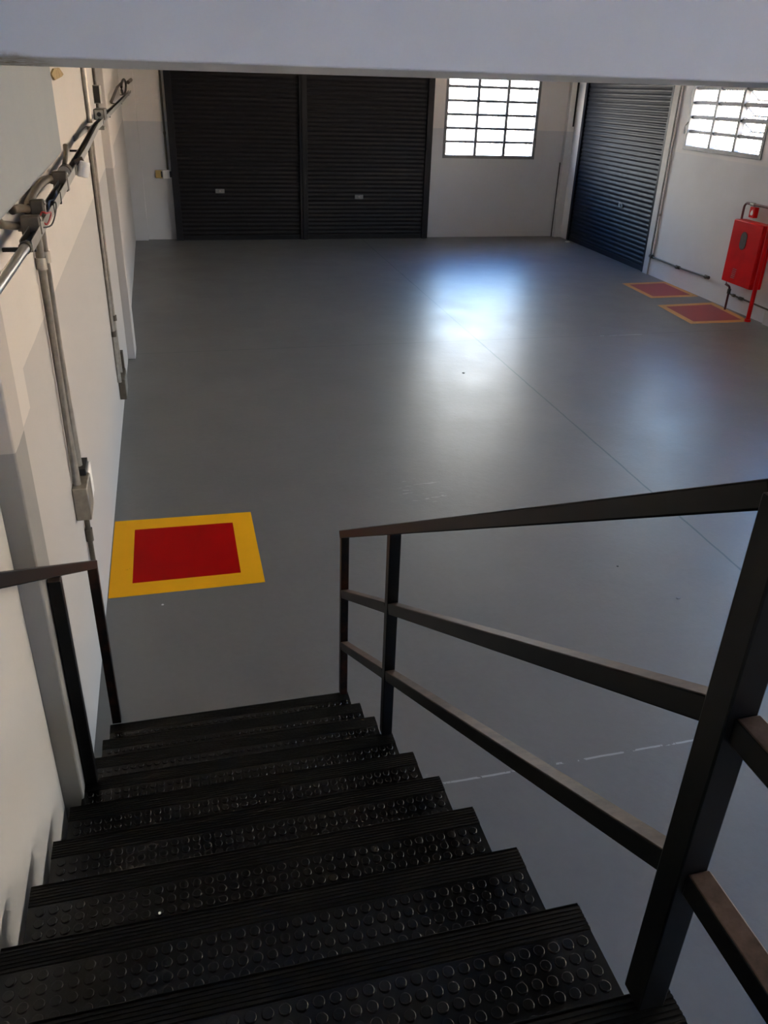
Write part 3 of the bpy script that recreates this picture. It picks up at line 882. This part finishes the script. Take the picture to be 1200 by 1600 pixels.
# loop of pipe at the channel's far end
t = thing('pipe_loop', 'oval loop of grey conduit at the far end of the cable channel', 'conduit', (-1.2, 12, 2.6))
bm = bmesh.new()
c = Vector((-1.14, 12.2, 2.80)); tube(bm, [c + Vector((.0, math.cos(a) * 1.25, math.sin(a) * .10 + math.cos(a) * .03)) for a in [2*PI*k/20 for k in range(21)]], .018, 10)
part('ring', bm, 'dull', t, smooth=True)
bm = bmesh.new(); tube(bm, [(-1.2, 8.6, 2.66), (-1.2, 11.0, 2.80), (-1.17, 12.8, 2.87)], .018, 10); part('straight', bm, 'dull', t)
bm = bmesh.new(); tube(bm, [(-1.10, 13.4, 2.86), (-1.06, 14.1, 2.90)], .03, 10); part('coupling', bm, 'dull', t)

# peeled patch and small litter
bm = bmesh.new()
pts = [(2.45, 2.935), (2.62, 2.965), (2.95, 2.972), (3.18, 2.938), (3.05, 2.925), (2.6, 2.905)]
a = [bm.verts.new((XL + .002, y, z)) for y, z in pts]; b = [bm.verts.new((XL + .012, y, z)) for y, z in pts]
bm.faces.new(a); bm.faces.new(b[::-1])
for k in range(6): bm.faces.new((a[k], a[(k+1) % 6], b[(k+1) % 6], b[k]))
tag(link('plaster_patch', bm, 'wood'), 'brown broken plaster patch high on the left wall under the beam', 'plaster patch')

def scrap(label, x, y, z, r, mat='paper', sx=1., name='paint_chip', cat='litter'):
    bm = bmesh.new(); n = 9
    a = [bm.verts.new((x + sx * r * random.uniform(.6, 1.1) * math.cos(2*PI*k/n), y + r * random.uniform(.6, 1.1) * math.sin(2*PI*k/n), z + .0005)) for k in range(n)]
    b = [bm.verts.new((x + (v.co.x - x) * .8, y + (v.co.y - y) * .8, z + r * .3)) for v in a]
    bm.faces.new(a[::-1]); bm.faces.new(b)
    for k in range(n): bm.faces.new((a[k], a[(k+1) % n], b[(k+1) % n], b[k]))
    tag(link(name, bm, mat), label, cat)
scrap('white paper scrap at the near foot of the side shutter by the corner', 7.98, 14.05, 0, .05, sx=1.6, name='paper_scrap')
scrap('pale chip lying on the open floor beyond the right railing', 2.395, .73, 0, .014, 'frame', sx=1.4)
scrap('tiny white chip on the floor just below the bright red square', -.907, 1.328, 0, .010)
scrap('tiny white chip on a middle stair tread', -.82, -1.88, Z0 + RISE * 7 - RISE * 0 + .0025 - 0, .004)
scrap('tiny dark speck of dirt on the middle of the floor', 2.546, 5.484, 0, .022, 'dark')
scrap('tiny dark speck of dirt on the floor under the long handrail', 2.195, 1.179, 0, .010, 'dark')

# ------------------------------------------------------------------ light
w = bpy.data.worlds.new('sky'); SC.world = w; w.use_nodes = True
nt = w.node_tree
bg = nt.nodes['Background']
# hazy sky: near-white along the horizon, deepening to blue overhead
tc = nt.nodes.new('ShaderNodeTexCoord'); sp = nt.nodes.new('ShaderNodeSeparateXYZ')
nt.links.new(tc.outputs['Generated'], sp.inputs[0])
cr = nt.nodes.new('ShaderNodeValToRGB'); el = cr.color_ramp.elements
stops = [(0.0, (1.0, .97, .92), .88), (.22, (1.0, .98, .95), .88), (.33, (.44, .70, 1.0), .85), (.50, (.13, .38, 1.0), .75), (1.0, (.24, .44, .90), .24)]
for k, (p_, c_, g_) in enumerate(stops):
    e_ = el[k] if k < 2 else el.new(p_)
    e_.position = p_; e_.color = (c_[0]*g_, c_[1]*g_, c_[2]*g_, 1)
nt.links.new(sp.outputs[2], cr.inputs[0]); nt.links.new(cr.outputs[0], bg.inputs[0])
bg.inputs[1].default_value = 6.6
sun = bpy.data.lights.new('sun', 'SUN'); sun.energy = 38.0; sun.color = (1, .88, .73); sun.angle = math.radians(.6)
so = bpy.data.objects.new('sun', sun); COL.objects.link(so)
so.rotation_euler = Vector((.80, .50, -.95)).to_track_quat('-Z', 'Y').to_euler()
# sampling portals in the window openings
def portal(c, nrm, w_, h_):
    l = bpy.data.lights.new('window_portal', 'AREA'); l.shape = 'RECTANGLE'; l.size = w_; l.size_y = h_
    l.cycles.is_portal = True
    o = bpy.data.objects.new('window_portal', l); COL.objects.link(o); o.location = c
    o.rotation_euler = Vector(nrm).to_track_quat('-Z', 'Y').to_euler()
portal(((W1[0] + W1[1]) / 2, YB + .22, (W1[2] + W1[3]) / 2), (0, -1, 0), W1[1] - W1[0], W1[3] - W1[2])
for a, b, z0, z1 in RWIN:
    portal(R3((a + b) / 2, -.22, (z0 + z1) / 2), (-1, .0406, 0), b - a, z1 - z0)

portal(((W6[0] + W6[1]) / 2, YF - .22, (W6[2] + W6[3]) / 2), (0, 1, 0), W6[1] - W6[0], W6[3] - W6[2])
# ------------------------------------------------------------------ camera
cd = bpy.data.cameras.new('camera'); co = bpy.data.objects.new('camera', cd); COL.objects.link(co)
cd.sensor_fit = 'VERTICAL'; cd.sensor_height = 36; cd.lens = 1257.6154 * 36 / 1600
cd.clip_start = .02; cd.clip_end = 300
co.matrix_world = Matrix(((0.9688960953, 0.0872630450, -0.2315718411, -0.67863), (-0.2453960874, 0.4596284514, -0.8535352641, -3.07926),
                          (0.0319549206, 0.8838138083, 0.4667462216, 2.93188), (0, 0, 0, 1)))
SC.camera = co
SC.view_settings.view_transform = 'Standard'; SC.view_settings.look = 'None'
SC.view_settings.gamma = 1; SC.view_settings.use_curve_mapping = False
SC.view_settings.exposure = 2.66
SC.cycles.use_denoising = True
SC.cycles.max_bounces = 10; SC.cycles.diffuse_bounces = 6; SC.cycles.glossy_bounces = 4; SC.cycles.transparent_max_bounces = 12
SC.cycles.caustics_reflective = False; SC.cycles.caustics_refractive = False
SC.cycles.sample_clamp_indirect = 12
